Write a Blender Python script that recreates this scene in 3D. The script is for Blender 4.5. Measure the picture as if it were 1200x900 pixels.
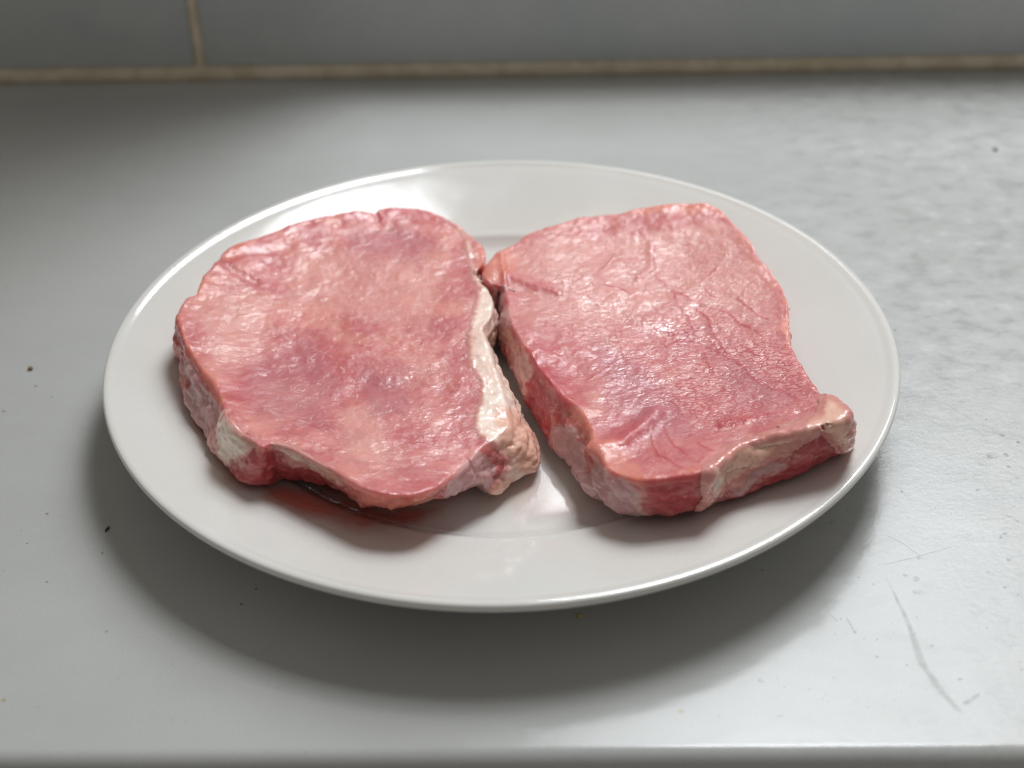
import bpy, math, random
import numpy as np
from mathutils import Vector, Matrix

random.seed(7)
rng = np.random.default_rng(11)
CM = 0.01
SC = bpy.context.scene
for o in list(bpy.data.objects):
    bpy.data.objects.remove(o)
COL = SC.collection

# ------------------------------------------------------------------ camera
PITCH = math.radians(35.15765)
DIST = 43.40396
LOOK = np.array([0.325257, -2.830123, 2.3])
ROLL = math.radians(-1.347535)
YAW = math.radians(-1.35109)          # turn of the counter and wall
WALL_Y, FRONT_Y = 26.0, -15.40
FPX = 1667.0                          # focal length in photo pixels (1200 wide)
FW = np.array([0, math.cos(PITCH), -math.sin(PITCH)])
_rt = np.array([1.0, 0, 0]); _up = np.cross(_rt, FW)
RT = math.cos(ROLL) * _rt + math.sin(ROLL) * _up
UP = -math.sin(ROLL) * _rt + math.cos(ROLL) * _up
CAM = LOOK - DIST * FW
cd = bpy.data.cameras.new('camera')
cd.sensor_width = 36.0
cd.lens = FPX / 1200 * 36.0
cd.clip_start = 0.01; cd.clip_end = 50
cd.dof.use_dof = True
cd.dof.focus_distance = 42.0 * CM
cd.dof.aperture_fstop = 9.0
cam = bpy.data.objects.new('camera', cd); COL.objects.link(cam)
M = Matrix(((RT[0], UP[0], -FW[0], CAM[0] * CM), (RT[1], UP[1], -FW[1], CAM[1] * CM),
            (RT[2], UP[2], -FW[2], CAM[2] * CM), (0, 0, 0, 1)))
cam.matrix_world = M
SC.camera = cam

# ------------------------------------------------------------------ light
W = bpy.data.worlds.new('World'); SC.world = W; W.use_nodes = True
bg = W.node_tree.nodes['Background']
bg.inputs[0].default_value = (1.0, 0.955, 0.88, 1)      # dim warm room
bg.inputs[1].default_value = 0.24
ld = bpy.data.lights.new('window_light', 'AREA')
ld.shape = 'RECTANGLE'; ld.size = 0.70; ld.size_y = 0.60
ld.energy = 12.3; ld.color = (0.93, 0.97, 1.0)
lo = bpy.data.objects.new('window_light', ld); COL.objects.link(lo)
lo.location = (0.395, 0.90, 1.12)
lo.rotation_euler = Vector((0.0, -0.90, -1.10)).to_track_quat('-Z', 'Y').to_euler()
l2 = bpy.data.lights.new('added_high_light', 'AREA')  # added high lamp that draws in the plate shadow, clear of the reflections
l2.shape = 'RECTANGLE'; l2.size = 0.42; l2.size_y = 0.42
l2.energy = 11.6; l2.color = (0.95, 0.98, 1.0)
lo2 = bpy.data.objects.new('added_high_light', l2); COL.objects.link(lo2)
lo2.location = (0.37, 0.60, 1.34)
lo2.rotation_euler = (-Vector(lo2.location)).to_track_quat('-Z', 'Y').to_euler()
SC.view_settings.view_transform = 'Standard'
SC.view_settings.look = 'None'
SC.view_settings.exposure = 0.0
SC.view_settings.gamma = 1.0
SC.view_settings.use_curve_mapping = False
SC.cycles.use_denoising = True
SC.cycles.filter_width = 1.1
SC.cycles.max_bounces = 10

# ------------------------------------------------------------------ helpers
def unproj(uv, z):
    uv = np.asarray(uv, float)
    d = FW + np.outer((uv[:, 0] - 600) / FPX, RT) - np.outer((uv[:, 1] - 450) / FPX, UP)
    t = (z - CAM[2]) / d[:, 2]
    return CAM + d * t[:, None]

def proj(P):
    d = P - CAM
    z = d @ FW
    return np.stack([600 + FPX * (d @ RT) / z, 450 - FPX * (d @ UP) / z], -1)

_perm = np.random.default_rng(3).permutation(256)
_perm = np.concatenate([_perm, _perm, _perm])
_g = np.random.default_rng(4).normal(size=(256, 3)); _g /= np.linalg.norm(_g, axis=1)[:, None]
def perlin(P):
    i = np.floor(P).astype(int); f = P - i; i &= 255
    u = f * f * f * (f * (f * 6 - 15) + 10)
    def cor(a, b, c):
        h = _perm[_perm[_perm[i[:, 0] + a] + i[:, 1] + b] + i[:, 2] + c]
        return (_g[h] * (f - np.array([a, b, c]))).sum(1)
    x0 = cor(0,0,0) * (1-u[:,0]) + cor(1,0,0) * u[:,0]
    x1 = cor(0,1,0) * (1-u[:,0]) + cor(1,1,0) * u[:,0]
    x2 = cor(0,0,1) * (1-u[:,0]) + cor(1,0,1) * u[:,0]
    x3 = cor(0,1,1) * (1-u[:,0]) + cor(1,1,1) * u[:,0]
    y0 = x0 * (1-u[:,1]) + x1 * u[:,1]; y1 = x2 * (1-u[:,1]) + x3 * u[:,1]
    return y0 * (1-u[:,2]) + y1 * u[:,2]
def fbm(P, o=3, g=0.5):
    r = 0; a = 1.0
    for k in range(o):
        r = r + a * perlin(P * 2 ** k + 17.3 * k); a *= g
    return r
def sstep(a, b, x):
    t = np.clip((x - a) / (b - a), 0, 1)
    return t * t * (3 - 2 * t)
def sdf_poly(Q, poly):                 # signed distance, positive inside
    poly = np.asarray(poly, float); n = len(poly)
    d = np.full(len(Q), 1e9); ins = np.zeros(len(Q), bool)
    for k in range(n):
        a, b = poly[k], poly[(k + 1) % n]
        e = b - a; w = Q - a
        t = np.clip((w @ e) / max(e @ e, 1e-9), 0, 1)
        d = np.minimum(d, np.hypot(*(w - t[:, None] * e).T))
        c = (a[1] > Q[:, 1]) != (b[1] > Q[:, 1])
        xs = a[0] + (Q[:, 1] - a[1]) * e[0] / (e[1] if abs(e[1]) > 1e-9 else 1e-9)
        ins ^= c & (Q[:, 0] < xs)
    return np.where(ins, d, -d)
def dist_line(Q, pts):
    pts = np.asarray(pts, float)
    d = np.full(len(Q), 1e9)
    for a, b in zip(pts[:-1], pts[1:]):
        e = b - a; w = Q - a
        t = np.clip((w @ e) / max(e @ e, 1e-9), 0, 1)
        d = np.minimum(d, np.hypot(*(w - t[:, None] * e).T))
    return d

def link(name, verts, faces, mat, parent=None, smooth=True, attrs=None):
    """verts in cm (world) -> one mesh object, origin at its parent or the world origin"""
    me = bpy.data.meshes.new(name)
    v = np.asarray(verts, float) * CM
    if parent is not None:
        v = v - np.array(parent.location)
    me.from_pydata(v.tolist(), [], [tuple(int(k) for k in f) for f in faces])
    if smooth:
        me.polygons.foreach_set('use_smooth', np.ones(len(me.polygons), bool))
    for k, a in (attrs or {}).items():
        at = me.attributes.new(k, 'FLOAT', 'POINT')
        at.data.foreach_set('value', np.asarray(a, np.float32))
    me.materials.append(mat)
    me.update()
    o = bpy.data.objects.new(name, me); COL.objects.link(o)
    if parent is not None:
        o.parent = parent
    return o
def tag(o, label=None, cat=None, group=None, kind=None):
    for k, x in (('label', label), ('category', cat), ('group', group), ('kind', kind)):
        if x: o[k] = x
    return o

# ------------------------------------------------------------------ node helper
class NT:
    def __init__(s, name):
        s.m = bpy.data.materials.new(name); s.m.use_nodes = True
        s.t = s.m.node_tree; s.b = s.t.nodes['Principled BSDF']
        s.co = s.new('ShaderNodeTexCoord').outputs['Object']
    def new(s, ty, **kw):
        n = s.t.nodes.new(ty)
        for k, v in kw.items(): setattr(n, k, v)
        return n
    def put(s, sock, v):
        if isinstance(v, bpy.types.NodeSocket): s.t.links.new(v, sock)
        elif isinstance(v, (tuple, list)) and len(v) == 3 and sock.type == 'RGBA': sock.default_value = (*v, 1)
        else: sock.default_value = v
    def math(s, op, a, b=None, c=None, clamp=False):
        n = s.new('ShaderNodeMath', operation=op, use_clamp=clamp)
        for i, v in enumerate((a, b, c)):
            if v is not None: s.put(n.inputs[i], v)
        return n.outputs[0]
    def ramp(s, x, a, b, lo=0.0, hi=1.0):
        n = s.new('ShaderNodeMapRange', interpolation_type='SMOOTHSTEP')
        s.put(n.inputs[0], x)
        for i, v in enumerate((a, b, lo, hi)): n.inputs[i + 1].default_value = v
        return n.outputs[0]
    def mix(s, f, a, b, blend='MIX'):
        n = s.new('ShaderNodeMix', data_type='RGBA', blend_type=blend)
        s.put(n.inputs[0], f); s.put(n.inputs[6], a); s.put(n.inputs[7], b)
        return n.outputs[2]
    def mapv(s, scale=(1, 1, 1), rot=(0, 0, 0), loc=(0, 0, 0), src=None):
        n = s.new('ShaderNodeMapping')
        s.put(n.inputs[0], src or s.co)
        n.inputs[1].default_value = loc; n.inputs[2].default_value = rot; n.inputs[3].default_value = scale
        return n.outputs[0]
    def noise(s, v, scale, detail=3, rough=0.5, dist=0.0, out=0):
        n = s.new('ShaderNodeTexNoise')
        s.put(n.inputs['Vector'], v); n.inputs['Scale'].default_value = scale
        n.inputs['Detail'].default_value = detail; n.inputs['Roughness'].default_value = rough
        n.inputs['Distortion'].default_value = dist
        return n.outputs[out]
    def voro(s, v, scale, feature='F1', out='Distance', rnd=1.0):
        n = s.new('ShaderNodeTexVoronoi', feature=feature)
        s.put(n.inputs['Vector'], v); n.inputs['Scale'].default_value = scale
        n.inputs['Randomness'].default_value = rnd
        return n.outputs[out]
    def attr(s, name):
        n = s.new('ShaderNodeAttribute', attribute_name=name); return n.outputs['Fac']
    def warp(s, v, scale, amt):
        n = s.noise(v, scale, 2, out=1)
        a = s.new('ShaderNodeVectorMath', operation='SUBTRACT'); s.put(a.inputs[0], n); a.inputs[1].default_value = (.5, .5, .5)
        b = s.new('ShaderNodeVectorMath', operation='SCALE'); s.put(b.inputs[0], a.outputs[0]); b.inputs['Scale'].default_value = amt
        c = s.new('ShaderNodeVectorMath', operation='ADD'); s.put(c.inputs[0], v); s.put(c.inputs[1], b.outputs[0])
        return c.outputs[0]
    def bump(s, h, strength, dist, normal=None):
        n = s.new('ShaderNodeBump'); s.put(n.inputs['Height'], h)
        n.inputs['Strength'].default_value = strength; n.inputs['Distance'].default_value = dist
        if normal is not None: s.put(n.inputs['Normal'], normal)
        return n.outputs[0]
    def set(s, **kw):
        for k, v in kw.items(): s.put(s.b.inputs[k.replace('_', ' ')], v)
        return s.m

# ------------------------------------------------------------------ materials
def mat_counter():
    n = NT('grey_counter_paint')
    v = n.mapv((100, 100, 100))
    big = n.noise(v, 0.09, 4, .55)
    mid = n.noise(n.mapv((60, 140, 100)), 0.45, 5, .6, .6)
    fine = n.noise(v, 14, 3, .6)
    c = n.mix(n.ramp(big, .35, .65), (0.455, 0.46, 0.45), (0.50, 0.505, 0.495))
    c = n.mix(n.ramp(mid, .4, .72, 0, .45), c, (0.50, 0.51, 0.51))
    c = n.mix(n.ramp(fine, .35, .7, 0, .25), c, (0.37, 0.375, 0.365))
    gr = n.noise(v, 26, 2, .7)
    c = n.mix(n.ramp(gr, .35, .65, 0, .30), c, (0.33, 0.335, 0.325))
    # worn side (towards +x) carries scuffs, chips and scratches
    sx = n.new('ShaderNodeSeparateXYZ'); n.put(sx.inputs[0], v)
    worn = n.ramp(sx.outputs[0], 4, 17)
    scf = n.noise(n.warp(n.mapv((100, 150, 100), rot=(0, 0, .3)), 1.5, .6), .9, 6, .68)
    c = n.mix(n.math('MULTIPLY', worn, n.ramp(scf, .50, .72, 0, .38)), c, (0.58, 0.59, 0.59))
    c = n.mix(n.math('MULTIPLY', worn, n.ramp(scf, .50, .34, 0, .6)), c, (0.33, 0.335, 0.33))
    reg = n.ramp(n.noise(v, .22, 3), .42, .62)
    warm = n.math('LESS_THAN', n.voro(n.mapv((100, 100, 100), loc=(3.3, 1.7, 0)), .38), .035)
    c = n.mix(n.math('MULTIPLY', warm, .6), c, (0.36, 0.27, 0.13))
    brush = n.noise(n.mapv((45, 200, 100), rot=(0, 0, -.12)), .9, 4, .6)
    pit = n.noise(n.mapv((100, 115, 100)), 4.5, 4, .7)
    h = n.math('ADD', n.math('MULTIPLY', brush, .08), n.math('MULTIPLY', pit, n.math('MULTIPLY_ADD', worn, .42, .12)))
    nb = n.bump(h, .3, .0006)
    nb = n.bump(n.noise(v, .35, 3), .15, .0015, nb)
    rough = n.math('ADD', n.math('ADD', n.ramp(mid, .3, .7, .10, .15), n.math('MULTIPLY', worn, n.ramp(scf, .4, .7, 0, .12))), n.math('MULTIPLY', n.ramp(fine, .3, .7), .06))
    return n.set(Base_Color=c, Roughness=rough, Normal=nb, Specular_IOR_Level=0.34)

def mat_tile():
    n = NT('grey_wall_tile'); v = n.mapv((100, 100, 100))
    c = n.mix(n.ramp(n.noise(v, .25, 4), .3, .7), (0.45, 0.485, 0.50), (0.51, 0.53, 0.53))
    c = n.mix(n.ramp(n.noise(v, 6, 3), .3, .75, 0, .25), c, (0.38, 0.39, 0.38))
    return n.set(Base_Color=c, Roughness=n.ramp(n.noise(v, 1.2, 3), .3, .7, .4, .55), Normal=n.bump(n.noise(v, 9, 3), .15, .0005))
def mat_grout():
    n = NT('beige_grout'); v = n.mapv((100, 100, 100))
    c = n.mix(n.ramp(n.noise(v, .8, 4, .6), .35, .65), (0.64, 0.55, 0.40), (0.78, 0.70, 0.55))
    return n.set(Base_Color=c, Roughness=.9, Normal=n.bump(n.noise(v, 12, 4), .5, .0005))

def mat_plate():
    n = NT('white_glazed_ceramic'); v = n.mapv((100, 100, 100))
    c = n.mix(n.ramp(n.noise(v, .18, 3), .3, .7), (0.675, 0.665, 0.635), (0.71, 0.70, 0.675))
    c = n.mix(n.ramp(n.noise(v, 22, 2, .6), .4, .65, 0, .30), c, (0.62, 0.60, 0.56))
    sp = n.math('LESS_THAN', n.voro(v, .55), n.ramp(n.voro(v, .55, out='Color'), .8, 1, 0, .03))
    c = n.mix(n.math('MULTIPLY', sp, .4), c, (0.42, 0.38, 0.30))
    nb = n.bump(n.noise(v, .5, 2), .08, .0012)
    return n.set(Base_Color=c, Roughness=n.ramp(n.noise(v, .6, 3), .3, .7, .07, .12), Normal=nb, Specular_IOR_Level=.6,
                 Coat_Weight=0.25, Coat_Roughness=.06)

FATC = (0.80, 0.66, 0.55)
def mat_lean(name, seed, cracks):
    n = NT(name)
    v = n.mapv((100, 100, 100), loc=(seed * 3.7, seed * 1.9, seed))
    w = n.warp(v, .7, 1.2)
    c = n.mix(n.ramp(n.noise(v, .38, 3), .34, .66), (0.56, 0.14, 0.145), (0.71, 0.28, 0.245))
    c = n.mix(n.ramp(n.noise(w, .9, 5, .6), .42, .66, 0, .62), c, (0.46, 0.085, 0.11))
    c = n.mix(n.ramp(n.noise(n.mapv((100, 100, 100), loc=(9.1 + seed, 4, 2)), .55, 4, .55, .4), .50, .68, 0, .55), c, (0.73, 0.33, 0.27))
    fib = n.noise(n.mapv((140, 420, 200), rot=(0, 0, seed * .9 + .5), src=n.mapv((1, 1, 1))), 1.0, 5, .65, .7)
    c = n.mix(n.ramp(fib, .48, .75, 0, .25), c, (0.74, 0.37, 0.35))
    fl = n.noise(w, 7.5, 4, .72)
    flr = n.ramp(n.noise(v, .55, 3), .40, .65)
    c = n.mix(n.math('MULTIPLY', n.ramp(fl, .57, .68), n.math('MULTIPLY_ADD', flr, .65, .08)), c, (0.80, 0.50, 0.46))
    # broken marbling threads
    ve = n.voro(n.warp(v, 1.1, .8), .62, 'DISTANCE_TO_EDGE')
    vb = n.ramp(n.noise(v, 1.3, 3), .48, .62)
    c = n.mix(n.math('MULTIPLY', n.ramp(ve, 0, .035, 1, 0), n.math('MULTIPLY', vb, .32)), c, (0.78, 0.48, 0.43))
    hcr = None; cw = n.math('SUBTRACT', 1.0, n.math('MULTIPLY', n.attr('groove'), .8))
    if cracks > 0:
        pale = n.math('MULTIPLY', n.ramp(n.noise(v, .42, 3, .5), .36, .58, .35, 1), n.attr('crackle'))
        e1 = n.ramp(n.voro(n.warp(n.mapv((100, 100, 100), rot=(0, 0, .9)), 1.6, .7), 1.5, 'DISTANCE_TO_EDGE'), 0, .12, 1, 0)
        e2 = n.ramp(n.voro(n.warp(n.mapv((70, 140, 100), rot=(0, 0, .9)), 3, .5), 3.6, 'DISTANCE_TO_EDGE'), 0, .20, 1, 0)
        br = n.ramp(n.noise(v, 1.0, 4), .40, .62)
        e = n.math('MAXIMUM', n.math('MULTIPLY', e1, br), n.math('MULTIPLY', e2, .95))
        c = n.mix(n.math('MULTIPLY', pale, .30 * cracks), c, (0.78, 0.43, 0.42))
        c = n.mix(n.math('MULTIPLY', n.math('MULTIPLY', e, pale), .85 * cracks), c, (0.44, 0.055, 0.08))
        cw = n.math('SUBTRACT', 1.0, n.math('MULTIPLY', n.math('MULTIPLY', e, pale), .85), clamp=True)
        hcr = n.math('MULTIPLY', n.math('MULTIPLY', e, pale), -.55 * cracks)
    # cut sides: torn tissue, streaked pale over deep red
    sv = n.warp(n.mapv((100, 100, 210), loc=(seed, 0, 0)), 1.2, 1.1)
    s1 = n.noise(sv, 1.0, 6, .68, .8)
    sc_ = n.mix(n.ramp(s1, .42, .68), (0.46, 0.055, 0.065), (0.64, 0.28, 0.25))
    sc_ = n.mix(n.ramp(n.noise(sv, 2.6, 5, .7, 1.2), .56, .68, 0, .8), sc_, (0.78, 0.56, 0.50))
    sc_ = n.mix(n.ramp(n.noise(v, 1.1, 3), .55, .75, 0, .6), sc_, (0.45, 0.26, 0.30))
    c = n.mix(n.ramp(n.attr('side'), .15, .7, 0, .85), c, sc_)
    # regions carried by the mesh
    nz = n.noise(v, 3.0, 4, .6)
    def region(name, col, lo=.25, hi=.6, amt=1.0):
        f = n.math('ADD', n.attr(name), n.math('MULTIPLY', n.math('SUBTRACT', nz, .5), .7))
        return n.math('MULTIPLY', n.ramp(f, lo, hi), amt), col
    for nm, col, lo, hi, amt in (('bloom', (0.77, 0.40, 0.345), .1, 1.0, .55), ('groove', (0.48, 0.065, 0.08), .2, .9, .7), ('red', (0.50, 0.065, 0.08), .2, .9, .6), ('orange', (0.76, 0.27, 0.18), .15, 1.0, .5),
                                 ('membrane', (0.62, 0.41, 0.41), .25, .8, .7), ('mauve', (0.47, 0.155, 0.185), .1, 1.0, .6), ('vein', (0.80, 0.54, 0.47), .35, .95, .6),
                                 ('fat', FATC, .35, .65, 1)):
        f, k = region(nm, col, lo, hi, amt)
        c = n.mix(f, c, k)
    h = n.math('ADD', n.math('MULTIPLY', fib, .8), n.math('MULTIPLY', n.noise(w, 5, 4, .6), .7))
    if hcr is not None: h = n.math('ADD', h, hcr)
    nb = n.bump(h, .6, .0003)
    cellv = n.warp(n.mapv((110, 190, 110), rot=(0, 0, seed * 1.1 - .4)), 1.5, .5)
    cell = n.voro(cellv, 4.6, 'SMOOTH_F1')
    wh = n.math('ADD', n.math('MULTIPLY', n.noise(w, 7.5, 3, .55), 1.0), n.math('MULTIPLY', cell, -.28))
    wh = n.math('ADD', wh, n.math('MULTIPLY', fib, .6))
    wh = n.math('ADD', wh, n.math('MULTIPLY', n.noise(w, 1.6, 2), .7))
    spark = n.math('MULTIPLY', n.noise(v, 15, 2, .6), n.ramp(n.noise(v, 1.1, 5, .65), .44, .62))
    wh = n.math('ADD', wh, n.math('MULTIPLY', spark, .8))
    if hcr is not None: wh = n.math('ADD', wh, n.math('MULTIPLY', hcr, .9))
    wet = n.bump(wh, 1.0, .00021)
    rough = n.ramp(n.noise(v, 1.6, 4), .35, .65, .30, .48)
    return n.set(Base_Color=c, Roughness=rough, Normal=nb, Specular_IOR_Level=.45,
                 Subsurface_Weight=.5, Subsurface_Radius=(1.0, .30, .22), Subsurface_Scale=.0065,
                 Coat_Weight=n.math('MULTIPLY', n.math('MULTIPLY', cw, n.ramp(n.noise(v, 1.5, 6, .7), .42, .56, .08, 1)), n.math('MULTIPLY_ADD', n.attr('wetzone'), .6, n.ramp(n.noise(v, .33, 2), .35, .6, .35, .8))), Coat_IOR=1.52, Coat_Roughness=.11, Coat_Normal=wet)
def mat_fat():
    n = NT('pork_fat'); v = n.mapv((100, 100, 100))
    c = n.mix(n.ramp(n.noise(v, .9, 4), .35, .68), (0.90, 0.74, 0.64), (0.86, 0.60, 0.50))
    c = n.mix(n.ramp(n.noise(n.warp(v, 1, .8), 2.6, 4, .6), .52, .72, 0, .55), c, (0.70, 0.36, 0.31))
    c = n.mix(n.ramp(n.attr('pink'), .2, .8, 0, .85), c, (0.82, 0.46, 0.35))
    c = n.mix(n.ramp(n.math('ADD', n.attr('edge'), n.math('MULTIPLY', n.math('SUBTRACT', n.noise(v, 3.5, 3), .5), .6)), .25, .85, .92, 0), c, (0.64, 0.25, 0.22))
    nb = n.bump(n.math('ADD', n.noise(v, 3.2, 4, .6), n.math('MULTIPLY', n.noise(v, 11, 3), .2)), .4, .0004)
    return n.set(Base_Color=c, Roughness=.38, Normal=nb, Specular_IOR_Level=.45,
                 Subsurface_Weight=.5, Subsurface_Radius=(1.0, .7, .5), Subsurface_Scale=.0011,
                 Coat_Weight=.7, Coat_Roughness=.12)

M_COUNTER, M_TILE, M_GROUT, M_PLATE, M_FAT = mat_counter(), mat_tile(), mat_grout(), mat_plate(), mat_fat()

# ------------------------------------------------------------------ counter and wall
ca, sa = math.cos(YAW), math.sin(YAW)
def turn(P):                            # counter frame -> world
    P = np.asarray(P, float)
    return np.stack([P[:, 0] * ca - P[:, 1] * sa, P[:, 0] * sa + P[:, 1] * ca, P[:, 2]], -1)

def make_counter():
    r = 0.45
    prof = [(WALL_Y + 4, 0.0)]
    for y in np.linspace(WALL_Y, FRONT_Y + r, 20)[0:]:
        prof.append((y, 0.0))
    for k in range(1, 9):
        a = math.pi / 2 * k / 8
        prof.append((FRONT_Y + r - r * math.sin(a), -r + r * math.cos(a)))
    prof += [(FRONT_Y, -1.2), (FRONT_Y, -4.0), (WALL_Y + 4, -4.0)]
    xs = np.linspace(-90, 90, 73)
    V = []; n = len(prof)
    for x in xs:
        for y, z in prof:
            V.append((x, y + 0.02 * math.sin(x * .21) * (y < FRONT_Y + 1), z))
    F = []
    for i in range(len(xs) - 1):
        for j in range(n):
            a, b = i * n + j, i * n + (j + 1) % n
            F.append((a, b, b + n, a + n))
    F.append(tuple(range(n))[::-1]); F.append(tuple((len(xs) - 1) * n + k for k in range(n)))
    o = link('counter_top', turn(V), F, M_COUNTER, smooth=False)
    for p in o.data.polygons:
        p.use_smooth = abs(p.normal.z) < .999 and p.normal.z > .02
    return tag(o, kind='structure')
counter = make_counter()

def mat_plain(name, col, rough, alpha=None):
    n = NT(name); v = n.mapv((100, 100, 100))
    d = tuple(x * .55 for x in col)
    kw = dict(Base_Color=n.mix(n.ramp(n.noise(v, 6, 3), .3, .7), d, col), Roughness=rough)
    if alpha: kw['Alpha'] = n.math('MULTIPLY', n.attr('soft'), n.ramp(n.noise(v, 2.5, 5, .7), .3, .65, alpha * .3, alpha))
    return n.set(**kw)

def make_marks():
    # chipped paint: flat ragged flecks where the photo shows them, plus a scatter on the worn side
    big = [(1074,693,5),(1073,678,4),(1061,674,3),(1092,757,3),(913,838,4),(892,797,4),(1177,625,3),(1173,630,2.5),(1182,656,3),(1178,688,3),(1193,697,3),(1077,654,2.5),
           (1002,741,2.5),(1071,742,3),(975,613,2),(893,668,2),(1125,796,2.5),(1028,770,2),(1160,535,5.5),(1179,533,4),(1174,510,4),(1193,518,3.5),(1182,547,3),(1146,574,3),
           (1057,576,2.5),(1049,387,2.5),(120,648,2.2),(32,637,1.8),(55,602,2),(283,708,2.4),(300,690,1.8),(42,452,2.4),(60,465,2),(4,482,2.4),(55,682,1.6),(125,740,1.6),(8,335,2.2)]
    pts = [(u, v, r) for u, v, r in big]
    for k in range(170):
        u = rng.uniform(900, 1215); v = rng.uniform(440, 860)
        if perlin(np.array([[u / 90, v / 60, 3.3]]))[0] > -.05: pts.append((u, v, rng.uniform(.6, 1.7)))
    for k in range(40):
        pts.append((rng.uniform(-10, 330), rng.uniform(330, 860), rng.uniform(.5, 1.1)))
    V = []; F = []
    for u, v, r in pts:
        c = unproj([(u, v)], 0.0)[0]
        if np.hypot(c[0], c[1]) < 8 or c[1] < FRONT_Y + .8: continue
        m = 9; rad = r / 42.0; el = rng.uniform(.55, 1.0); a0 = rng.uniform(0, 6.28)
        b = len(V)
        for q in range(m):
            a = 2 * math.pi * q / m
            x, y = rad * math.cos(a) * rng.uniform(.6, 1.3), rad * el * math.sin(a) * rng.uniform(.6, 1.3)
            V.append((c[0] + x * math.cos(a0) - y * math.sin(a0), c[1] + x * math.sin(a0) + y * math.cos(a0), .006))
        F.append(tuple(range(b, b + m)))
    tag(link('paint_chips', V, F, mat_plain('chipped_paint', (0.34, 0.345, 0.34), .22), parent=counter, smooth=False), kind='stuff')
    def strip(name, runs, mat, z):
        V = []; F = []; S = []
        for pts, w0, w1 in runs:
            q = np.array(pts, float); n_ = 40
            cum = np.concatenate([[0], np.cumsum(np.linalg.norm(np.diff(q, axis=0), axis=1))]); s_ = np.linspace(0, cum[-1], n_)
            uv = np.column_stack([np.interp(s_, cum, q[:, 0]), np.interp(s_, cum, q[:, 1])])
            P = unproj(uv, z); P[:, :2] += .05 * np.stack([perlin(P * .9 + 3), perlin(P * .9 + 8)], -1)
            t = np.gradient(P, axis=0); nn = np.stack([-t[:, 1], t[:, 0]], -1); nn /= np.linalg.norm(nn, axis=1)[:, None]
            w = np.linspace(w0, w1, n_) * (1 + .5 * perlin(P * 2.0)) * np.sin(np.linspace(.12, math.pi - .12, n_)) ** .4
            b = len(V)
            for k in range(n_):
                for off, sf in ((-1, 0), (-.4, 1), (.4, 1), (1, 0)):
                    V.append((P[k, 0] + nn[k, 0] * w[k] * off, P[k, 1] + nn[k, 1] * w[k] * off, z)); S.append(sf * min(1, k / 6, (n_ - 1 - k) / 3))
            F += [(b + 4 * k + e, b + 4 * k + e + 1, b + 4 * k + e + 5, b + 4 * k + e + 4) for k in range(n_ - 1) for e in range(3)]
        return tag(link(name, V, F, mat, parent=counter, smooth=False, attrs={'soft': S}), kind='stuff')
    strip('scratches', [([(1168,601),(1184,606),(1202,616)], .02, .02), ([(1032,663),(1075,652),(1118,640)], .02, .016), ([(1034,625),(1058,636),(1086,656)], .016, .012), ([(968,715),(982,729)], .03, .02), ([(990,722),(1003,742)], .03, .02),
                        ([(1105,470),(1150,500)], .012, .012), ([(1085,430),(1120,455)], .014, .01)],
          mat_plain('scratch_grey', (0.36, 0.365, 0.36), .22, .5), .007)
    strip('smear', [([(1036,672),(1050,698),(1066,735),(1080,775),(1102,808),(1128,838)], .05, .17), ([(1128,826),(1148,812)], .10, .06)], mat_plain('grey_smear', (0.42, 0.42, 0.40), .20, .42), .005)
make_marks()

def rounded_box(x0, x1, y0, y1, z0, z1, r=.12, seg=3):
    import bmesh
    bm = bmesh.new()
    bmesh.ops.create_cube(bm, size=1)
    for v in bm.verts:
        v.co = Vector((x0 + (v.co.x + .5) * (x1 - x0), y0 + (v.co.y + .5) * (y1 - y0), z0 + (v.co.z + .5) * (z1 - z0)))
    bmesh.ops.bevel(bm, geom=bm.edges[:], offset=r, segments=seg, affect='EDGES', profile=.5)
    bm.verts.ensure_lookup_table()
    V = np.array([v.co[:] for v in bm.verts]); F = [[v.index for v in f.verts] for f in bm.faces]
    bm.free(); return V, F

WALL_H = 7.5
REVEAL_X, TALL = -5.0, 75.0
V, F = rounded_box(-90, 90, WALL_Y + .55, WALL_Y + 4, 0.004, WALL_H, .1)
for bx in ((-90, REVEAL_X, WALL_Y + .55, WALL_Y + 22, WALL_H - .05, TALL),):      # the wall left of the window opening
    v2, f2 = rounded_box(*bx, .15)
    F = F + [[k + len(V) for k in q] for q in f2]; V = np.vstack([V, v2])
wall = link('wall', turn(V), F, M_GROUT, smooth=False); tag(wall, kind='structure')
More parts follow.
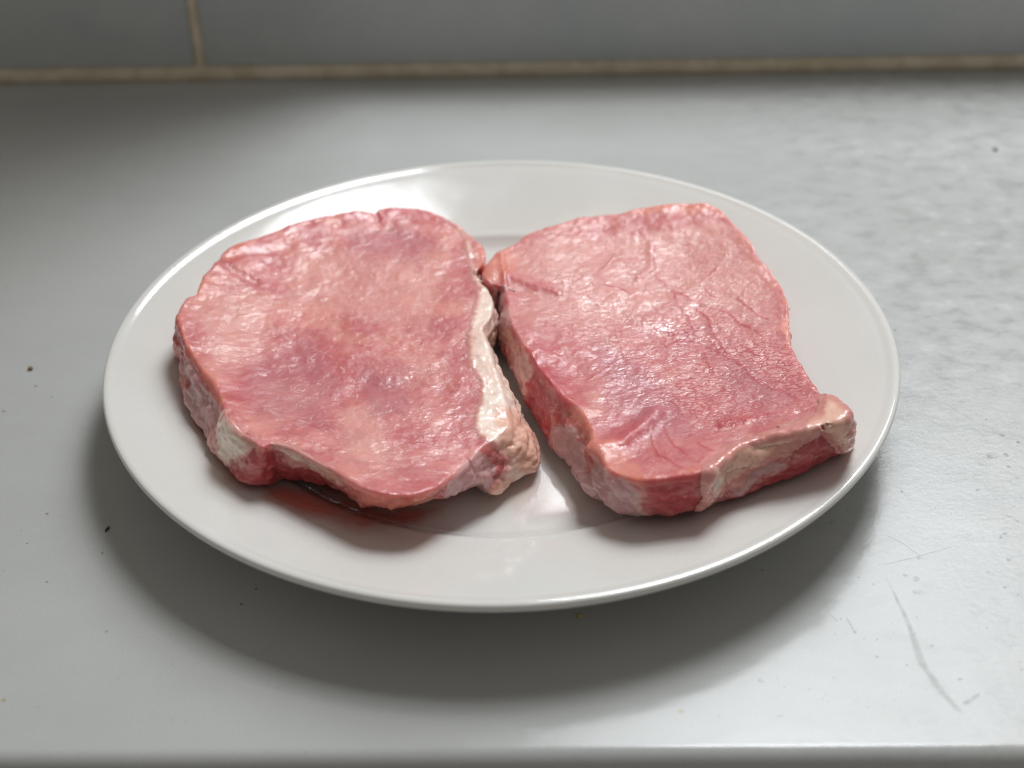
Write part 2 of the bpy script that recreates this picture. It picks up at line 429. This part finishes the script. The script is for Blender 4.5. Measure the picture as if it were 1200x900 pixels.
# where the vertical joint stands (photo pixel 232, 60)
jx = unproj([(235.5, 86)], 0.35)[0]
jx = jx + (unproj([(235.5, 86)], .35)[0] - jx)
d = unproj([(235.5, 80)], 0.0)[0] - CAM
tpar = ((WALL_Y) - (CAM[0] * -sa + CAM[1] * ca)) / (d[0] * -sa + d[1] * ca)
JP = CAM + d * tpar
JX = JP[0] * ca + JP[1] * sa
G0 = 0.80
for x0, x1 in ((JX - 75, JX - .28), (JX + .28, JX + 85)):
    V, F = rounded_box(x0, x1, WALL_Y - .05, WALL_Y + .75, G0, WALL_H + .02, .09)
    o = link('tile', turn(V), F, M_TILE, parent=wall, smooth=True)
def bead(name, pts, wid, dep):
    """a hand-pressed bead of grout, slightly uneven, along a straight run"""
    (xa, za), (xb, zb) = pts
    L = math.hypot(xb - xa, zb - za); m = int(L / .25); V = []; K = 9
    s = np.linspace(0, 1, m)
    nz = perlin(np.stack([s * L * .35, s * 0 + 2.2 + xa, s * 0 + .7], -1)); n2 = perlin(np.stack([s * L * 1.3, s * 0 + 5.2 + xa, s * 0 + .7], -1))
    for i in range(m):
        for k in range(K):
            a = math.pi * k / (K - 1)
            wv = wid * (1 + .16 * nz[i] + .03 * n2[i]); dv = dep * (1 + .06 * n2[i])
            c = -math.cos(a) * wv; y = WALL_Y + .30 - math.sin(a) ** .7 * dv
            px, pz = xa + (xb - xa) * s[i], za + (zb - za) * s[i]
            if abs(xb - xa) > abs(zb - za): V.append((px, y, max(pz + c, .003)))
            else: V.append((px + c, y, pz))
    F = [(i * K + k, i * K + k + 1, (i + 1) * K + k + 1, (i + 1) * K + k) for i in range(m - 1) for k in range(K - 1)]
    return link(name, turn(V), F, M_GROUT, parent=wall)
bead('grout_joint', ((-85, .41), (85, .41)), .46, .30)
bead('grout_joint', ((JX, .3), (JX, WALL_H)), .32, .26)

# ------------------------------------------------------------------ plate
PROF = [(0, .72), (2, .72), (4, .715), (6, .71), (7.2, .72), (7.75, .76), (8.1, .86), (8.35, 1.0), (8.52, 1.12), (8.66, 1.175), (8.85, 1.22),
        (9.3, 1.36), (10.2, 1.645), (11.2, 1.96), (11.85, 2.165), (12.06, 2.225), (12.18, 2.275), (12.28, 2.315), (12.38, 2.325), (12.46, 2.30), (12.5, 2.23),
        (12.49, 2.14), (12.43, 2.05), (12.3, 1.97), (12.0, 1.87), (11.2, 1.58), (10.0, 1.20), (9.0, .82), (8.2, .50), (7.7, .36), (7.45, .22),
        (7.35, .08), (7.25, .02), (7.0, .006), (6.75, .02), (6.65, .10), (6.55, .26), (6.2, .30), (3, .30), (0, .30)]
PR = np.array(PROF)
TOPN = 18
def plate_top(r):
    return np.interp(r, PR[:TOPN, 0], PR[:TOPN, 1])
def make_plate():
    # refine profile with catmull-rom
    P = PR; out = []
    for i in range(len(P) - 1):
        p0, p1, p2, p3 = P[max(i - 1, 0)], P[i], P[i + 1], P[min(i + 2, len(P) - 1)]
        for t in (0, .25, .5, .75):
            q = .5 * ((2 * p1) + (p2 - p0) * t + (2 * p0 - 5 * p1 + 4 * p2 - p3) * t * t + (3 * p1 - p0 - 3 * p2 + p3) * t ** 3)
            out.append((max(q[0], 0), q[1]))
    out.append(tuple(P[-1]))
    out = out[1:-1]
    N = 256; V = [(0, 0, PR[0, 1])]
    for r, z in out:
        for k in range(N):
            a = 2 * math.pi * k / N
            rr = r * (1 + .0016 * math.cos(2 * a + .6)); zz = z + .012 * math.sin(2 * a + 1.1) * (r / 12.5) ** 2 * (z > .35)
            V.append((rr * math.cos(a), rr * math.sin(a), zz))
    V.append((0, 0, PR[-1, 1]))
    F = [(0, 1 + k, 1 + (k + 1) % N) for k in range(N)]
    for i in range(len(out) - 1):
        for k in range(N):
            a = 1 + i * N + k; b = 1 + i * N + (k + 1) % N
            F.append((a, a + N, b + N, b))
    e = len(V) - 1; s = 1 + (len(out) - 1) * N
    F += [(s + k, e, s + (k + 1) % N) for k in range(N)]
    o = link('plate', V, F, M_PLATE)
    return tag(o, 'round off-white ceramic plate with a raised lip, holding the two pork chops', 'plate')
make_plate()

# ------------------------------------------------------------------ pork chops
BR = np.array([(0, .84), (4, .82), (6.5, .88), (7.6, 1.02), (8.65, 1.25), (10, 1.60), (12.2, 2.28)])
def base(xy):
    return np.interp(np.hypot(xy[:, 0], xy[:, 1]), BR[:, 0], BR[:, 1])

def catmull(P, n):
    P = np.asarray(P, float); m = len(P)
    seg = np.linalg.norm(np.roll(P, -1, 0)[:, :2] - P[:, :2], axis=1) ** .8
    cum = np.concatenate([[0], np.cumsum(seg)])
    s = np.linspace(0, cum[-1], n, endpoint=False)
    i = np.clip(np.searchsorted(cum, s, side='right') - 1, 0, m - 1)
    t = ((s - cum[i]) / seg[i])[:, None]
    p0, p1, p2, p3 = P[(i - 1) % m], P[i], P[(i + 1) % m], P[(i + 2) % m]
    return .5 * ((2 * p1) + (p2 - p0) * t + (2 * p0 - 5 * p1 + 4 * p2 - p3) * t * t + (3 * p1 - p0 - 3 * p2 + p3) * t ** 3)

def lift(uv, th):
    z = np.full(len(uv), 2.5)
    for _ in range(12):
        P = unproj(uv, 0) if False else None
        Q = unproj_z(uv, z)
        z = .5 * z + .5 * (base(Q) + th)
    return unproj_z(uv, z)
def unproj_z(uv, z):
    dd = FW + np.outer((uv[:, 0] - 600) / FPX, RT) - np.outer((uv[:, 1] - 450) / FPX, UP)
    t = (z - CAM[2]) / dd[:, 2]
    return CAM + dd * t[:, None]

def grid_normals(P, F):
    F = np.asarray(F)
    n = np.cross(P[F[:, 2]] - P[F[:, 0]], P[F[:, 3]] - P[F[:, 1]])
    N = np.zeros_like(P)
    for k in range(4):
        for c in range(3):
            N[:, c] += np.bincount(F[:, k], n[:, c], len(P))
    return N / np.maximum(np.linalg.norm(N, axis=1), 1e-12)[:, None]

def make_chop(name, label, outline, T, seed, spec, lean_mat):
    N, RTOP, RSIDE, RBOT = 860, 190, 46, 14
    th = np.array([o[4] if len(o) > 4 else T for o in outline], float)
    top = np.array([o[:2] for o in outline], float)
    ring = catmull(np.column_stack([top, th]), N)
    ridge = lift(ring[:, :2], ring[:, 2])
    # bottoms: traced where the photo shows them, else tucked straight under
    cxy = ridge[:, :2].mean(0)
    tp = lift(top, th)
    bots = []
    for o, q in zip(outline, tp):
        if len(o) > 2 and o[2] is not None:
            z = 1.2
            for _ in range(10):
                b = unproj_z(np.array([[o[2], o[3]]], float), np.array([z]))
                z = .5 * z + .5 * (base(b)[0] + .03)
            bots.append(b[0, :2])
        else:
            dv = (q[:2] - cxy) / np.linalg.norm(q[:2] - cxy)
            bots.append(q[:2] - dv * .12)
    bots = np.array(bots)
    seg = np.column_stack([top, bots])
    bot = catmull(seg, N)[:, 2:]
    out = ridge[:, :2] - cxy; out /= np.linalg.norm(out, axis=1)[:, None]
    # smoothed ridge for the inner rings
    k = 41; ker = np.hanning(k); ker /= ker.sum()
    sm = np.stack([np.convolve(np.concatenate([ridge[-k:, c], ridge[:, c], ridge[:k, c]]), ker, 'same')[k:-k] for c in (0, 1)], -1)
    R = []; lam_all = []; t_all = []
    lams = 1 - (1 - np.linspace(0.004, 1, RTOP)) ** 1.15
    for l in lams:
        w = l ** 6
        xy = cxy + (sm * (1 - w) + ridge[:, :2] * w - cxy) * l
        thl = ring[:, 2] * l ** 3 + ring[:, 2].mean() * (1 - l ** 3)
        R.append(np.column_stack([xy, base(xy) + thl]))
        lam_all.append(np.full(N, l)); t_all.append(np.zeros(N))
    zb = base(bot) + .02
    for j in range(1, RSIDE + 1):
        t = j / RSIDE
        xy = ridge[:, :2] * (1 - t) + bot * t + out * (.10 * math.sin(math.pi * t) - .05 * t ** 6)[..., None] if False else \
             ridge[:, :2] * (1 - t) + bot * t + out * (.10 * math.sin(math.pi * t))
        z = ridge[:, 2] * (1 - t) + zb * t
        R.append(np.column_stack([xy, z])); lam_all.append(np.ones(N)); t_all.append(np.full(N, t))
    for j in range(1, RBOT + 1):
        l = 1 - j / RBOT * .996
        xy = cxy + (bot - cxy) * l
        R.append(np.column_stack([xy, base(xy) + .02])); lam_all.append(np.full(N, l)); t_all.append(np.full(N, 1.5))
    R = np.array(R)
    # round the edge between top and side, and the lower edge
    i0, i1 = RTOP - 16, RTOP + RSIDE + 3
    for _ in range(26):
        R[i0:i1] = .25 * R[i0 - 1:i1 - 1] + .5 * R[i0:i1] + .25 * R[i0 + 1:i1 + 1]
    for (u0, u1, v0, n_it) in spec.get('roll', ()):
        q = proj(ridge); wq = sstep(u0, u0 + 40, q[:, 0]) * (1 - sstep(u1 - 40, u1, q[:, 0])) * (q[:, 1] > v0)
        wq = wq[None, :, None]; j0, j1 = RTOP - 40, RTOP + RSIDE + 2
        for _ in range(n_it):
            R[j0:j1] += wq * (.25 * R[j0 - 1:j1 - 1] - .5 * R[j0:j1] + .25 * R[j0 + 1:j1 + 1])
    nr = len(R); P = R.reshape(-1, 3)
    lam = np.concatenate(lam_all); tt = np.concatenate(t_all)
    idx = np.arange(nr * N).reshape(nr, N)
    a = idx[:-1]; b = np.roll(idx, -1, 1)[:-1]; c = np.roll(idx, -1, 1)[1:]; d_ = idx[1:]
    F = np.stack([a, d_, c, b], -1).reshape(-1, 4)
    uv = proj(P)
    vis = tt < 1.2
    nrm = grid_normals(P, F)
    sd = np.array([seed * 7.1, seed * 3.3, seed * 5.7])
    Q = P + sd
    # relief: slow swells, muscle bundles, ragged sides
    side = sstep(0.0, .25, tt) * (1 - sstep(1.0, 1.3, tt))
    edge = sstep(.86, 1.0, lam)
    flat = 1 - side
    h = .085 * fbm(Q * .42, 2) + .040 * fbm(Q * np.array([1.1, 1.1, 1.0]), 3) * (1 + .8 * edge) + .013 * fbm(Q * 4.2, 3)
    h += side * (.19 * fbm(Q * np.array([1.0, 1.0, 1.9]), 4) + .07 * fbm(Q * 3.6, 3) - .06 * np.abs(perlin(Q * 1.3 + 9)))
    hr = 0
    for pts, wd, amp in spec.get('crease', ()):
        dl = dist_line(uv, pts) + 2.5 * fbm(Q * 2.2, 2)
        hr = hr + amp * np.exp(-(dl / wd) ** 2)
    for (u, v_, ru, rv, amp) in spec.get('bump', ()):
        hr = hr + amp * np.exp(-((uv[:, 0] - u) / ru) ** 2 - ((uv[:, 1] - v_) / rv) ** 2)
    h = (h + hr * vis) * np.where(tt > 1.2, 0.0, 1.0)
    h *= 1 - .85 * sstep(.8, 1.0, tt)
    P = P + nrm * h[:, None]
    # nothing may sink into the plate
    zmin = plate_top(np.hypot(P[:, 0], P[:, 1])) + .012
    P[:, 2] = np.maximum(P[:, 2], zmin)
    nrm = grid_normals(P, F)
    # region masks
    jit = 6.0 * fbm(Q * .9, 3) + 3.0 * fbm(Q * np.array([3.5, 6.0, 5.0]), 2)
    fatd = np.full(len(P), -99.0); which = []
    for part, poly in spec['fat']:
        dd = np.where(vis, sdf_poly(uv, poly) + jit, -99.0)
        which.append((part, dd)); fatd = np.maximum(fatd, dd)
    A = {'fat': sstep(2, 8, fatd), 'side': side}
    A['crackle'] = sstep(-30, 30, sdf_poly(uv, spec['crackle'])) * vis if 'crackle' in spec else np.zeros(len(P))
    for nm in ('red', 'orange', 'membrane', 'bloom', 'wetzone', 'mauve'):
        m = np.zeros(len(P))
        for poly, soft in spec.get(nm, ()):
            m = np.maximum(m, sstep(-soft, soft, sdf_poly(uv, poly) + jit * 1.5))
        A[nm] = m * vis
    m = np.zeros(len(P))
    for pts, wd in spec.get('groove', ()):
        dl = dist_line(uv + np.stack([7 * fbm(Q * .8, 3), 7 * fbm(Q * .8 + 31, 3)], -1), pts)
        m = np.maximum(m, np.exp(-(dl / wd) ** 2) * sstep(-.45, .15, perlin(Q * 1.1 + 3)))
    A['groove'] = m * vis
    P = P - nrm * (.012 * A['groove'])[:, None]
    m = np.zeros(len(P))
    for pts, wd in spec.get('vein', ()):
        dl = dist_line(uv, pts) + 1.6 * fbm(Q * 3.5, 2)
        m = np.maximum(m, np.exp(-(dl / (wd * .62)) ** 2))
    A['vein'] = m * vis * sstep(-.25, .25, perlin(Q * 1.9 + 5)) * .85
    for poly, soft in spec.get('pale', ()):
        A['vein'] = np.maximum(A['vein'], vis * sstep(-soft, soft, sdf_poly(uv, poly) + jit * 1.6))
    root = bpy.data.objects.new(name, None); COL.objects.link(root)
    root.empty_display_size = .02
    root.location = (cxy[0] * CM, cxy[1] * CM, P[:, 2].min() * CM)
    tag(root, label, 'pork chop', 'raw pork chops on the plate')
    # close the two poles
    Pc = np.vstack([P, P[:N].mean(0), P[-N:].mean(0)])
    ex = {k_: np.concatenate([v, [v[:N].mean(), v[-N:].mean()]]) for k_, v in A.items()}
    Fl = F.tolist() + [(len(P), k_, (k_ + 1) % N) for k_ in range(N)] + [(len(P) + 1, (nr - 1) * N + (k_ + 1) % N, (nr - 1) * N + k_) for k_ in range(N)]
    link('lean_meat', Pc, Fl, lean_mat, root, attrs=ex)
    for part, dd in which:
        keep = (dd[F] > -2.5).all(1) & (tt[F] < 1.05).all(1)
        f = F[keep]
        vs = np.unique(f); mp = -np.ones(len(P), int); mp[vs] = np.arange(len(vs))
        f = mp[f]; n0 = len(vs)
        s = sstep(-2.5, 9, dd[vs])
        thick = spec.get('fat_h', .022)
        o_ = P[vs] + nrm[vs] * (-.03 + (thick + .03) * s + .012 * s * fbm(Q[vs] * 2.1, 2))[:, None]
        i_ = P[vs] - nrm[vs] * (.04 + .09 * s)[:, None]
        zm = plate_top(np.hypot(o_[:, 0], o_[:, 1])) + .01; o_[:, 2] = np.maximum(o_[:, 2], zm)
        zm = plate_top(np.hypot(i_[:, 0], i_[:, 1])) + .01; i_[:, 2] = np.maximum(i_[:, 2], zm)
        e = np.concatenate([f[:, [0, 1]], f[:, [1, 2]], f[:, [2, 3]], f[:, [3, 0]]])
        key = e[:, 0] * (n0 + 1) + e[:, 1]; rev = e[:, 1] * (n0 + 1) + e[:, 0]
        bd = e[~np.isin(key, rev)]
        G = f.tolist() + (f[:, ::-1] + n0).tolist() + [(y, x, x + n0, y + n0) for x, y in bd.tolist()]
        pk = np.zeros(len(vs))
        for poly, soft in spec.get('pink', ()):
            pk = np.maximum(pk, sstep(-soft, soft, sdf_poly(uv[vs], poly) + jit[vs]))
        link(part, np.vstack([o_, i_]), G, M_FAT, root, attrs={'edge': np.concatenate([sstep(-1, 18, dd[vs])] * 2), 'pink': np.concatenate([pk] * 2)})
    return root

LEFT = [(208,368,210,414),(212,392,213,436),(218,404,214,452),(226,416,217,472),(236,432,224,490),(248,445,234,508),(257,462,244,522),(262,478,253,533),
        (271,495,264,549),(290,512,279,568),(306,523,297,573),(318,520,314,575),(329,522,329,566),(341,526,342,566),(357,535,357,563),(388,552,387,575),
        (410,566,415,593),(432,577,433,600),(473,582,458,603),(503,578,490,594),(522,567,527,589),(545,548,561,582),(560,530,583,585),(574,520,604,571),
        (588,510,634,553),(596,496,640,541),(594,475,630,515),(587,450,612,482),(578,425,592,452),(569,398,574,424),(566,384),(576,370),(577,348),(566,330),(560,318),
        (569,304),(568,289),(557,278),(540,264),(520,253),(498,245),(476,241),(448,243),(437,247),(420,246),(400,249),(392,250),(360,256),(338,263),(318,271),
        (292,280),(266,289),(254,300),(249,311),(238,322),(230,342),(217,348)]
LEFT_SPEC = dict(
    roll=[(370, 600, 540, 130)],
    fat=[('fat_band', [(508,249),(526,266),(539,281),(543,302),(549,318),(552,332),(553,345),(547,372),(544,395),(548,424),(558,449),(552,481),(550,503),(562,516),(580,524),(590,540),(582,556),(566,572),(572,590),(600,592),(655,565),(655,530),(612,430),(590,385),(590,330),(572,320),(560,315),(558,300),(557,283),(540,259),(520,244)]),
         ('fat_lump', [(266,470),(272,485),(287,505),(304,521),(298,536),(283,541),(268,552),(252,540),(246,512),(254,482)]),
         ('fat_ridge', [(309,521),(318,512),(336,517),(358,530),(390,547),(414,566),(406,576),(380,566),(352,549),(334,540),(322,532)])],
    pink=[([(575,470),(605,480),(650,540),(620,560),(590,520)], 10), ([(380,545),(420,560),(420,590),(370,570)], 8), ([(560,570),(600,560),(600,600),(560,600)], 10)],
    red=[([(290,530),(320,525),(332,545),(330,580),(280,580)], 8), ([(395,250),(430,240),(500,240),(540,262),(520,272),(480,258),(420,262)], 8), ([(255,296),(320,268),(330,280),(280,305),(262,312)], 6),
         ([(330,545),(360,548),(420,590),(400,600),(330,575)], 6), ([(415,590),(500,590),(500,610),(415,610)], 5)],
    orange=[([(206,370),(214,368),(224,405),(240,428),(256,448),(266,470),(256,476),(240,448),(218,418)], 5), ([(395,568),(432,578),(474,584),(505,578),(530,560),(500,600),(430,605)], 10), ([(250,300),(300,276),(310,286),(262,305)], 6), ([(228,345),(240,325),(250,330),(238,350)], 5), ([(555,282),(572,282),(572,318),(558,314)], 4)],
    membrane=[([(525,565),(560,528),(585,545),(575,585),(520,592)], 8), ([(212,425),(225,425),(250,470),(250,530),(220,490)], 10)],
    vein=[([(332,332),(320,348),(316,375)], 2.2), ([(240,388),(262,380),(285,384)], 2), ([(338,424),(342,446),(340,470)], 2.2), ([(300,372),(292,392),(290,420)], 1.8), ([(395,285),(420,305),(440,330)], 1.8),
          ([(424,300),(430,290),(425,286)], 3), ([(505,315),(520,312)], 3), ([(500,330),(540,328),(556,330)], 3), ([(352,402),(372,430),(372,470)], 1.8), ([(470,360),(520,350),(550,350)], 2), ([(390,420),(420,450),(415,490)], 1.8),
          ([(448,480),(452,500),(450,510)], 3), ([(300,470),(330,490),(380,500)], 1.7), ([(540,380),(500,400),(470,440)], 2.2)],
    crease=[([(254,303),(280,320),(300,330)], 5, -.07), ([(258,302),(300,296),(340,290)], 5, -.05), ([(270,484),(287,506)], 4, -.05), ([(323,534),(325,560)], 5, -.04), ([(400,470),(430,450),(480,455)], 10, -.05), ([(560,320),(566,332)], 4, -.05),
            ([(390,253),(400,262)], 4, -.05), ([(440,250),(445,262)], 4, -.05), ([(590,512),(600,545)], 6, -.05)],
    bump=[(268,508,16,26,.17), (300,550,14,14,.08), (350,550,14,8,.05), (420,300,60,25,.08), (470,500,60,40,.06)],
    bloom=[([(225,360),(260,330),(330,350),(300,420),(250,440)], 28), ([(330,300),(440,290),(520,320),(500,390),(420,380),(340,350)], 32), ([(400,480),(440,470),(450,540),(400,540)], 18)],
    mauve=[([(285,430),(360,395),(405,450),(375,505),(300,490)], 22), ([(415,430),(470,435),(485,480),(435,495)], 16), ([(400,270),(470,262),(520,290),(480,310),(410,300)], 20)],
    wetzone=[([(455,420),(540,400),(560,450),(550,500),(530,540),(480,568),(430,560),(440,500)], 16)],
    crackle=[(430,400),(560,390),(560,500),(520,560),(430,540),(380,470)])
RIGHT = [(564,322),(569,312),(582,294),(604,284),(613,277),(627,270),(660,260),(684,252),(724,248),(741,243),(756,240),(782,237),(809,236),(831,237),(847,244),
         (860,259),(869,269),(882,284),(889,300),(909,322),(922,344),(925,371),(928,405),(942,432),(960,459),(968,463),(981,467),(992,476,993,512),(996,487,997,524),
         (985,495,986,535),(967,500,968,543),(948,504,940,560),(926,508,915,570),(898,513,890,579),(870,522,862,590),(846,541,838,598),(833,550,820,603),(818,555,803,608),
         (790,559,782,612),(765,562,762,614),(748,562,748,612),(729,557,724,607),(712,548,703,597),(701,534,684,590),(695,518,675,574),(690,502,666,560),(680,485,656,552),
         (666,470,646,534),(651,455,635,513),(636,438,623,490),(624,420,612,474),(613,404,603,455),(605,391,594,432),(596,374,585,410),(593,352,581,385),(590,338,580,360),(582,333),(573,331)]
RIGHT_SPEC = dict(
    roll=[(640, 860, 470, 40)],
    fat=[('fat_cap', [(826,552),(842,537),(870,517),(898,507),(938,498),(949,490),(958,485),(960,470),(968,460),(985,466),(998,483),(999,518),(986,534),(974,520),(962,510),(938,518),(925,531),(905,543),(882,553),(860,570),(838,588),(825,604),(812,602),(820,580)]),
         ],
    pale=[([(584,386),(598,386),(611,402),(620,424),(623,448),(618,466),(606,450),(595,425)], 7), ([(740,572),(750,576),(758,592),(758,616),(746,616),(741,596)], 7)],
    pink=[([(835,530),(900,500),(950,485),(960,455),(1005,460),(1005,530),(985,540),(940,520),(900,550),(850,570),(845,560)], 6), ([(870,535),(930,510),(945,530),(870,580),(840,600),(840,570)], 8), ([(583,385),(600,390),(610,430),(620,470),(600,450)], 6)],
    red=[([(612,400),(650,395),(668,425),(690,475),(660,480),(640,450),(625,430)], 10), ([(700,525),(760,488),(772,498),(735,528)], 8), ([(755,560),(845,545),(825,606),(760,614)], 8), ([(955,512),(980,520),(990,538),(860,598),(870,575),(930,540)], 6),
         ([(590,320),(640,330),(655,345),(625,345)], 8), ([(660,275),(760,250),(845,246),(850,258),(760,275)], 8), ([(608,440),(640,450),(650,500),(640,540),(610,470)], 8)],
    orange=[([(562,322),(580,294),(600,288),(606,320),(575,335)], 5), ([(665,480),(690,482),(700,520),(690,540),(680,510)], 8), ([(700,520),(720,520),(760,558),(820,550),(740,568),(712,552)], 6), ([(740,240),(835,235),(855,250),(835,245),(745,248)], 4), ([(920,345),(928,345),(930,410),(920,400)], 4), ([(583,390),(598,390),(600,410),(590,410)],4)],
    membrane=[([(676,562),(700,548),(714,552),(744,568),(757,580),(758,614),(700,600),(672,584)], 6), ([(575,335),(592,335),(597,380),(585,385)], 5), ([(640,500),(675,500),(690,540),(680,580),(650,550)], 8), ([(850,560),(910,535),(930,545),(860,580)], 6)],
    vein=[([(662,268),(652,285),(648,300)], 2.4), ([(627,282),(640,295),(645,310)], 2.6), ([(610,297),(625,288),(632,296)], 2), ([(668,262),(720,268),(760,282),(765,285)], 2.2), ([(768,285),(768,315)], 4), ([(612,420),(650,415),(690,440),(700,450)], 1.8),
          ([(870,262),(884,292),(900,312)], 3), ([(640,350),(660,380),(700,400)], 1.6), ([(632,445),(642,460),(650,475)], 2.0), ([(610,400),(625,400)], 2.5), ([(870,368),(905,378),(925,376)], 2), ([(705,525),(725,515),(740,512)], 2.2)],
    crease=[([(592,322),(620,332),(655,342)], 5, -.08), ([(762,285),(764,312),(748,325)], 4, -.05), ([(698,529),(730,520),(768,488)], 9, -.19), ([(640,440),(660,470),(690,480)], 8, -.06), ([(845,495),(890,488),(930,482)], 4, -.04), ([(588,300),(592,334)], 4, -.08), ([(712,550),(716,600)], 6, -.05), ([(832,555),(812,604)], 5, -.06), ([(900,555),(950,520)],5,-.06)],
    bump=[(740,380,110,70,.10), (800,290,60,35,.07), (665,440,30,25,.06), (760,540,50,14,.05), (900,522,40,12,.08), (580,312,12,16,-.05)],
    groove=[([(765,285),(766,312),(748,328)], 2.2), ([(766,312),(788,340),(812,388),(838,438),(852,466)], 2.6), ([(788,340),(850,368),(902,396)], 2.0), ([(815,360),(868,428),(902,455),(936,464)], 2.2),
            ([(780,398),(800,430),(806,470)], 1.8), ([(832,398),(880,440),(920,450)], 1.8), ([(700,330),(740,342),(766,330)], 1.8), ([(690,345),(720,380),(735,420),(770,450)], 1.8), ([(845,496),(890,488),(935,480)], 2.4),
            ([(730,420),(690,440),(660,450)], 1.6), ([(780,500),(792,528),(820,540)], 2.0), ([(808,492),(818,520),(840,530)], 2.0), ([(765,505),(770,535),(800,548)], 2.0), ([(850,300),(820,330),(840,350)], 1.6), ([(880,330),(860,350),(900,372)], 1.6), ([(720,300),(700,320),(660,330)], 1.6)],
    bloom=[([(588,292),(690,252),(845,244),(905,320),(918,388),(800,366),(700,392),(612,380)], 45)],
    mauve=[([(695,400),(760,430),(810,500),(770,520),(715,480)], 25), ([(830,420),(900,440),(930,470),(860,480)], 22)],
    wetzone=[([(640,320),(760,300),(850,330),(900,420),(850,500),(760,470),(690,430)], 40)],
    crackle=[(610,300),(700,285),(850,275),(925,380),(965,470),(860,515),(760,490),(690,440),(640,380)])
make_chop('pork_chop', 'rounded raw pork chop with a cream fat band along its right side', LEFT, 1.72, 1, LEFT_SPEC, mat_lean('pork_lean', 1, .35))
make_chop('pork_chop', 'squarish raw pork chop with a thick fat cap at its front right corner', RIGHT, 1.78, 2, RIGHT_SPEC, mat_lean('pork_lean_pale', 2, 1.0))

# ------------------------------------------------------------------ juice film with painted red bounce on the plate
def mat_juice_bounce():
    n = NT('juice_with_red_bounce'); v = n.mapv((100, 100, 100))
    a = n.math('MULTIPLY', n.attr('wet'), n.math('MULTIPLY', n.attr('bounce_tint'), n.ramp(n.noise(v, .8, 4), .3, .7, .5, .9)))
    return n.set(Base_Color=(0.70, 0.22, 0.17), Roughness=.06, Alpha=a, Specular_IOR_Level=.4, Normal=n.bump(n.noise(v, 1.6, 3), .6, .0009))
def make_juice_bounce():
    nr_, na = 150, 520
    rr = np.linspace(1.0, 10.9, nr_); aa = np.radians(np.linspace(165, 375, na))
    Rg, Ag = np.meshgrid(rr, aa, indexing='ij')
    P = np.column_stack([(Rg * np.cos(Ag)).ravel(), (Rg * np.sin(Ag)).ravel(), plate_top(Rg).ravel()])
    uv = proj(P); wob = fbm(P * .8, 3)
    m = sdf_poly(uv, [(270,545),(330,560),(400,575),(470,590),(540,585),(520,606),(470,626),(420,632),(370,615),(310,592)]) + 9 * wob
    m = np.maximum(m, sdf_poly(uv, [(575,565),(640,540),(700,600),(665,622),(600,622)]) + 8 * wob)  # patch added over the gap to break up the window glare
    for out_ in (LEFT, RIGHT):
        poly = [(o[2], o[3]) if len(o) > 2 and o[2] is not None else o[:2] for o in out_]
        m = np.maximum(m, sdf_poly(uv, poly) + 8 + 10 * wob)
    bounce_tint = .14 + .86 * (1 - sstep(500, 575, uv[:, 0]))  # deeper red at left stands in for light bounced off the meat
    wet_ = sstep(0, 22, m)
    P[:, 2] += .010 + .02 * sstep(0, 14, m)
    idx = np.arange(nr_ * na).reshape(nr_, na)
    F = np.stack([idx[:-1, :-1], idx[1:, :-1], idx[1:, 1:], idx[:-1, 1:]], -1).reshape(-1, 4)
    F = F[(m[F] > 0).all(1)]
    vs = np.unique(F); mp = -np.ones(len(P), int); mp[vs] = np.arange(len(vs))
    o = link('juice_red_bounce', P[vs], mp[F], mat_juice_bounce(), attrs={'wet': wet_[vs], 'bounce_tint': bounce_tint[vs]})
    return tag(o, 'thin wet juice film on the plate around the two chops, coloured for red light bounced off the meat', 'meat juice')
make_juice_bounce()

# ------------------------------------------------------------------ crumbs on the counter
def mat_flat(name, a, b):
    n = NT(name); v = n.mapv((100, 100, 100))
    return n.set(Base_Color=n.mix(n.ramp(n.noise(v, 9, 3), .35, .65), a, b), Roughness=.7)
M_YEL = mat_flat('dry_crumb', (0.42, 0.30, 0.08), (0.60, 0.47, 0.2)); M_DRK = mat_flat('dark_crumb', (0.03, 0.03, 0.025), (0.08, 0.07, 0.06)); M_BRN = mat_flat('brown_crumb', (0.17, 0.11, 0.04), (0.3, 0.2, 0.09))
def crumb(uv, size, mat, label, rz=0, st=(1, 1, .6)):
    p = unproj([uv], 0.0)[0]
    import bmesh
    bm = bmesh.new(); bmesh.ops.create_icosphere(bm, subdivisions=3, radius=1)
    V = np.array([v.co[:] for v in bm.verts]); F = [[v.index for v in f.verts] for f in bm.faces]; bm.free()
    V = V * (1 + .75 * fbm(V * 1.3 + uv[0], 3))[:, None] * np.array(st) * size
    c, s = math.cos(rz), math.sin(rz)
    V = np.stack([V[:, 0] * c - V[:, 1] * s, V[:, 0] * s + V[:, 1] * c, V[:, 2] - V[:, 2].min() + .001], -1)
    o = bpy.data.objects.new('crumb', None)
    me_o = link('crumb', V, F, mat); me_o.location = Vector(p * CM)
    bpy.data.objects.remove(o)
    return tag(me_o, label, 'crumb', 'crumbs on the counter')
crumb((680, 723), .075, M_YEL, 'yellow crumb lying in the shadow in front of the plate', .4)
crumb((1166, 176), .10, M_DRK, 'dark grey speck of dirt on the bare counter behind the plate, far right', .2, (1, 1, .35))
crumb((126, 621), .07, M_DRK, 'thin black speck at the left end of the plate shadow', 1.2, (1.4, .5, .4))
crumb((36, 433), .08, M_BRN, 'brown crumb on the lit counter left of the plate', .8)
